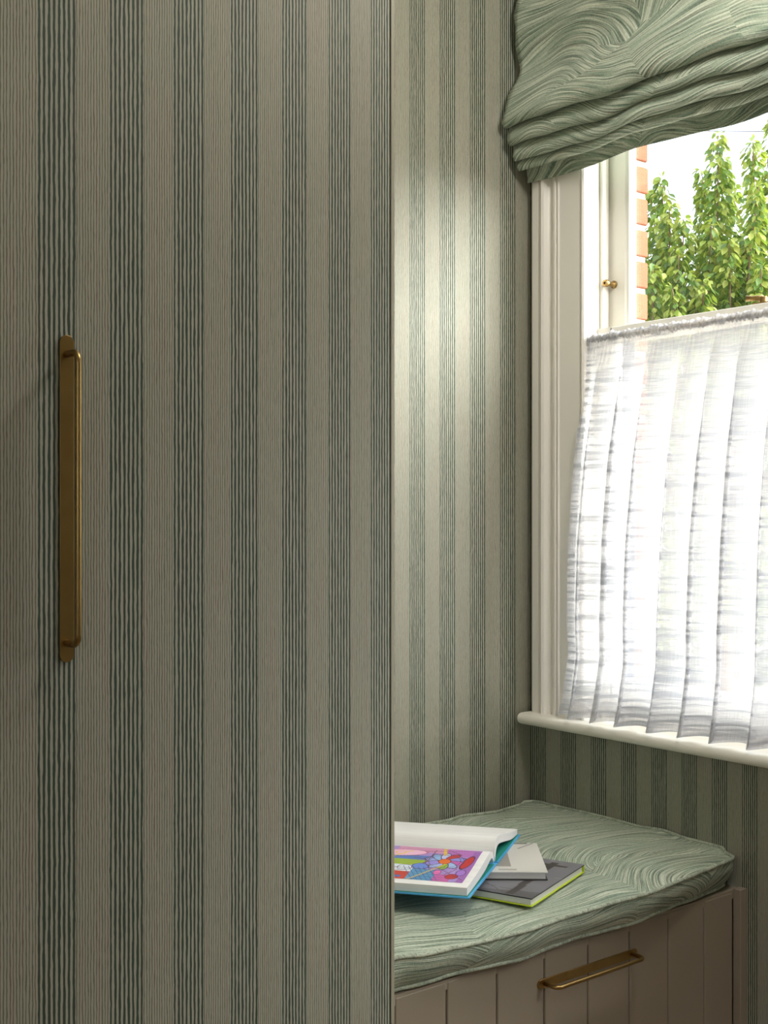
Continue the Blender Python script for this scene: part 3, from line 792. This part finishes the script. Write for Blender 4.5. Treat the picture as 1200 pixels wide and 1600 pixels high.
for j in range(ny):
    for i in range(NPc - 1): F.append((j * NPc + i, j * NPc + i + 1, (j + 1) * NPc + i + 1, (j + 1) * NPc + i))
o = mesh('blind_fabric', V, F, M['fabric'], bl, smooth=True, uv=U)
so = o.modifiers.new('thickness', 'SOLIDIFY'); so.thickness = .002; so.offset = 0
box('headrail', -.058, -.002, -1.23, -.03, 2.755, 2.79, M['white'], bl, bevel=.003)

# ------------------------------------------------------------------ cafe curtain on tension rod
RZ0 = 1.692; RX = -.010
rod = mesh('curtain_rod', *tube([(RX, -.2065, RZ0), (RX, OY1 + .0005, RZ0)], .004, 14), M['brass'], smooth=True); tag(rod, 'slim brass tension rod carrying the sheer cafe curtain', 'curtain rod')
cur = empty('cafe_curtain', (RX, -.65, RZ0)); tag(cur, 'white sheer slub linen cafe curtain gathered on a rod across the lower window', 'curtain')
S0, S1 = 0., 1.0
nsx, nsz = 520, 84
LX = [(.755, -.060), (.80, -.056), (.95, -.050), (1.19, -.044), (1.4, -.036), (1.58, -.024), (1.66, -.016), (1.70, -.012)]
LY = [(.755, -.140), (.80, -.150), (.92, -.168), (1.0, -.163), (1.19, -.166), (1.4, -.180), (1.58, -.200), (1.70, -.2085)]
lam = .082
rngp = np.random.default_rng(3); jit = rngp.uniform(-.2, .2, 40); jit[0] = 0; ampj = rngp.uniform(.65, 1.25, 40); drift = rngp.uniform(-.012, .012, 40)
def ph_noise(k, a): return float(np.interp(k, np.arange(40), a))
def cpos(s, t):
    """s 0..1 across, t 0 top..1 bottom"""
    z = RZ0 - .004 - t * (RZ0 - .004 - .762)
    yl = lut(z, LY); yr = OY1 + .004 + (.03 * t)
    yb = yl + (yr - yl) * s
    k = s * (abs(OY1 - OY0) / lam)
    g = min(1, (t / .10)) if t < .10 else 1
    g2 = .35 + .65 * min(1, t / .35)
    ph = 2 * math.pi * (k + ph_noise(k, jit) * 1.2) 
    A = .0195 * ampj[int(k) % 40] * g * g2
    A = .0195 * ph_noise(k, ampj) * g * g2
    B = .016 * ph_noise(k, ampj) * g * (.5 + .5 * min(1, t / .5))
    y = yb - A * math.sin(ph) + ph_noise(k, drift) * t
    xo = lut(z, LX)
    x = xo + B * math.cos(ph) * .8
    # small gathers near the rod
    gs = math.exp(-t / .035)
    x += .0025 * gs * math.sin(s * 520) ; y += .002 * gs * math.cos(s * 410)
    x += .002 * math.sin(z * 9 + s * 30) * t
    if t > .86:   # hem rests and flares on the sill board
        q = (t - .86) / .14; z += .010 * q * (.5 + .5 * math.sin(ph + .6)); 
    x -= .014 * math.exp(-s / .045) * min(1, t * 2.5)
    if y > -.19: x = min(x, -.0335)
    else: x = min(x, -.004 if t < .2 else -.012)
    if t > .93: x = max(x, -.082)
    return (x, y, z)
V, F = grid(lambda u, v: cpos(u, v), nsx, nsz)
UV = [(i / nsx * 1.5, j / nsz * .93) for j in range(nsz + 1) for i in range(nsx + 1)]
mesh('curtain_panel', V, F, M['sheer'], cur, smooth=True, uv=UV)
# hem: second layer along the bottom, side hem
V, F = grid(lambda u, v: (lambda p: (p[0] - .0012, p[1], p[2]))(cpos(u, .945 + .054 * v)), nsx, 6)
UV = [(i / nsx * 1.5, .5 + j / 6 * .03) for j in range(7) for i in range(nsx + 1)]
mesh('bottom_hem', V, F, M['sheer'], cur, smooth=True, uv=UV)
V, F = grid(lambda u, v: (lambda p: (p[0] - .0012, p[1], p[2]))(cpos(u * .012, v * .94)), 8, 60)
UV = [(i / 8 * .02, j / 60 * .9) for j in range(61) for i in range(9)]
mesh('side_hem', V, F, M['sheer'], cur, smooth=True, uv=UV)
# ruched rod pocket around the rod
V = []; UV = []; F = []; nr = 700; na = 14
for i in range(nr + 1):
    s = i / nr; y = -.2085 + (OY1 + .004 + .2085) * s
    r0 = .0085 + .0016 * math.sin(s * 560) + .0013 * math.sin(s * 317 + 1) + .0012 * math.sin(s * 91)
    for k in range(na):
        a = 2 * math.pi * k / na; rr = r0 * (1 + .18 * math.sin(a * 2 + s * 130)); 
        V.append((RX + rr * math.cos(a) * .95, y + .0015 * math.sin(a * 3 + s * 300), RZ0 + rr * math.sin(a) * 1.15)); UV.append((s * 1.5, .2 + k / na * .04))
for i in range(nr):
    for k in range(na): F.append((i * na + k, i * na + (k + 1) % na, (i + 1) * na + (k + 1) % na, (i + 1) * na + k))
mesh('rod_pocket', V, F, M['sheer'], cur, smooth=True, uv=UV)

# ------------------------------------------------------------------ garden
g_ = mesh('ground', *boxvf(-40, 40, -40, 40, -.35, -.25), M['mortar']); tag(g_, kind='structure')
def at(x, y, Zd):
    return Vector(CAM) + CF * Zd + CR * ((x - 600) / FOC * Zd) + Vector((0, 0, (812 - y) / FOC * Zd))
tree = empty('cherry_tree', at(1130, 1500, 7.4) * 1.0); tree.location.z = -.25
tag(tree, 'leafy cherry tree with upright shoots outside the window', 'tree')
tb = Vector(tree.location)
crown_base = Vector((tb.x, tb.y, .95))
o = mesh('trunk', *tube([tb, tb + Vector((.02, .03, .6)), crown_base], [.085, .07, .06], 12), M['bark'], tree, smooth=True)
shoots = [ # tip px x, y, depth, base px x, y
    (1036, 278, 7.2, 1030, 520), (1016, 300, 7.3, 1016, 520), (1047, 322, 6.9, 1040, 560), (1068, 342, 6.8, 1058, 560), (1060, 400, 6.7, 1062, 600),
    (1096, 268, 7.2, 1112, 560), (1098, 300, 7.5, 1100, 560), (1122, 210, 7.0, 1136, 560), (1130, 250, 7.3, 1142, 560), (1148, 292, 7.5, 1150, 560),
    (1176, 222, 6.9, 1172, 560), (1186, 290, 6.6, 1172, 580), (1206, 196, 7.1, 1196, 560), (1196, 330, 7.5, 1190, 560), (1020, 420, 6.6, 1026, 640),
    (1035, 400, 7.6, 1045, 640), (1085, 372, 7.6, 1084, 640), (1112, 350, 6.7, 1106, 640), (1140, 380, 6.6, 1134, 640), (1165, 372, 6.7, 1154, 640), (1190, 420, 6.5, 1180, 640),
    (1078, 430, 6.6, 1080, 640), (1050, 450, 6.5, 1056, 660), (1100, 440, 6.5, 1100, 660), (1128, 446, 7.6, 1126, 660), (1010, 440, 7.0, 1012, 660), (1160, 450, 7.4, 1160, 660),
    (1230, 260, 7.0, 1215, 600), (1250, 330, 6.8, 1230, 620), (1270, 300, 7.2, 1240, 620), (985, 330, 7.1, 1000, 620), (965, 380, 7.0, 990, 640), (1215, 400, 6.6, 1200, 640), (990, 430, 6.8, 1005, 660)]
leaves = []     # (pos, dir, size, young)
for (tx, ty, tz, bx_, by) in shoots:
    T = at(tx, ty, tz); B = at(bx_, by, tz + .05); mid = (T + B) / 2 + Vector((random.uniform(-.04, .04), random.uniform(-.04, .04), 0))
    pts = [crown_base, crown_base.lerp(B, .6) + Vector((0, 0, -.12)), B, mid, T]
    pts = [Vector(p) for p in catm([tuple(p) for p in pts], 5)]
    o = mesh('branch', *tube(pts, [.016 * (1 - i / len(pts)) + .002 for i in range(len(pts))], 6), M['bark'], tree, smooth=True)
    L = (T - B).length
    nl = int(L * 400)
    for i in range(nl):
        t = (i + random.random()) / nl; p = B.lerp(mid, t * 2) if t < .5 else mid.lerp(T, t * 2 - 1)
        a = random.uniform(0, 2 * math.pi); rad = (.085 - .055 * t ** 2) * random.uniform(.3, 1.1)
        d = Vector((math.cos(a), math.sin(a), 0)); q = p + d * rad + Vector((0, 0, random.uniform(-.02, .03)))
        droop = random.uniform(.5, 1.7); leaves.append((q, (d + Vector((0, 0, -droop))).normalized(), random.uniform(.036, .064), random.random() < .25 + .45 * t ** 2))
    for i in range(7):
        d = Vector((random.uniform(-1, 1), random.uniform(-1, 1), random.uniform(-.3, .6))).normalized(); leaves.append((T + d * .012, (d + Vector((0, 0, -.2))).normalized(), .036, True))
# denser lower crown
for i in range(5200):
    x = random.uniform(960, 1290); y = random.uniform(420, 1000); zz = random.uniform(6.5, 7.7)
    if y < 470 and random.random() < .45: continue
    a = random.uniform(0, 2 * math.pi); leaves.append((at(x, y, zz), Vector((math.cos(a), math.sin(a), -random.uniform(.4, 1.6))).normalized(), random.uniform(.034, .06), random.random() < .25))
def leaf_vf():
    # pointed, folded leaf, length 1 along +x, 12 tris
    P = [(0, 0, 0), (.25, .24, .05), (.55, .28, .05), (.82, .13, .01), (1, 0, -.08), (.82, -.13, .01), (.55, -.28, .05), (.25, -.24, .05), (.3, 0, -.02), (.65, 0, -.03)]
    F = [(0, 8, 1), (8, 9, 2, 1), (9, 4, 3, 2), (0, 7, 8), (8, 7, 6, 9), (9, 6, 5, 4)]
    return P, F
LP, LF = leaf_vf()
def frame(d, roll):
    x = d; s = x.cross(Vector((0, 0, 1)));  s = s.normalized() if s.length > 1e-4 else Vector((0, 1, 0)); u = s.cross(x)
    c, q = math.cos(roll), math.sin(roll); s2 = s * c + u * q; u2 = u * c - s * q
    return Matrix((x, s2, u2)).transposed()
camv = Vector(CAM)
def seen(p):
    q = p - camv; z = q.dot(CF); X = 600 + FOC * q.dot(CR) / z; Y = 812 - FOC * q.z / z; return 1012 < X < 1200 and 200 < Y < 500
order = sorted(range(len(leaves)), key=lambda i: (0 if seen(leaves[i][0]) else 1, (leaves[i][0] - camv).dot(CF) / leaves[i][2]))
single = set(order[:300]); proto = {}
bulk = {0: ([], []), 1: ([], [])}
Pn = np.array(LP)
for i, (p, d, s, young) in enumerate(leaves):
    R3 = frame(d, random.uniform(-.9, .9)); young = int(young)
    if i in single:
        if young not in proto:
            o = mesh('leaf', LP, LF, M['leafy' if young else 'leaf'], tree, smooth=True); proto[young] = o
        else:
            o = proto[young].copy(); col.objects.link(o)
        o.matrix_parent_inverse = Matrix.Translation(-tb)
        o.matrix_basis = Matrix.Translation(p) @ R3.to_4x4() @ Matrix.Scale(s, 4)
    else:
        V_, F_ = bulk[young]; b0 = len(V_); A = (np.array(R3) @ (Pn * s).T).T + np.array(p)
        V_ += A.tolist(); F_ += [tuple(q + b0 for q in f) for f in LF]
for y_, nm in ((0, 'foliage'), (1, 'young_foliage')):
    o = mesh(nm, *bulk[y_], M['leafy' if y_ else 'leaf'], tree, smooth=True); o['kind'] = 'stuff'
# hedge well behind the tree
V_ = []; F_ = []
for i in range(9000):
    x = random.uniform(880, 1480); y = random.uniform(640, 1150); zz = random.uniform(11, 12.5); p = at(x, y - 30 * math.sin(x * .021), zz)
    if p.z < -.2: continue
    a = random.uniform(0, 6.28); R3 = frame(Vector((math.cos(a), math.sin(a), -random.uniform(0, 1.5))).normalized(), random.uniform(-1, 1)); s = random.uniform(.10, .17)
    b0 = len(V_); A = (np.array(R3) @ (Pn * s).T).T + np.array(p); V_ += A.tolist(); F_ += [tuple(q + b0 for q in f) for f in LF]
hd = mesh('hedge', V_, F_, M['leaf'], smooth=True); tag(hd, 'tall green hedge far behind the cherry tree', 'hedge', kind='stuff')
# overhead cable
a = at(900, 203, 16); b = at(1500, 203, 15.4)
cb = mesh('overhead_cable', *tube([a, a.lerp(b, .5) + Vector((0, 0, -.02)), b], .006, 6), M['cable']); tag(cb, 'thin dark overhead cable crossing the sky', 'cable')

# ------------------------------------------------------------------ unseen lamp added to fill the niche with light
def fill_lamp(x, y, watts):
    r = empty('fill_lamp', (x, y, ZC)); tag(r, 'unseen round brass-based fill lamp added above the window seat', 'lamp')
    o = mesh('fill_lamp_base', *disc(x, y, ZC - .03, ZC - .001, .12, 32), M['brass'], r, bevel=.002); fixn(o)
    ld = bpy.data.lights.new('fill_lamp_light', 'POINT'); ld.energy = watts; ld.shadow_soft_size = .14; ld.color = (1.0, .96, .90)
    lo = bpy.data.objects.new('fill_bulb', ld); col.objects.link(lo); lo.parent = r; lo.location = (0, 0, -.22)
fill_lamp(-.62, -1.40, 26)
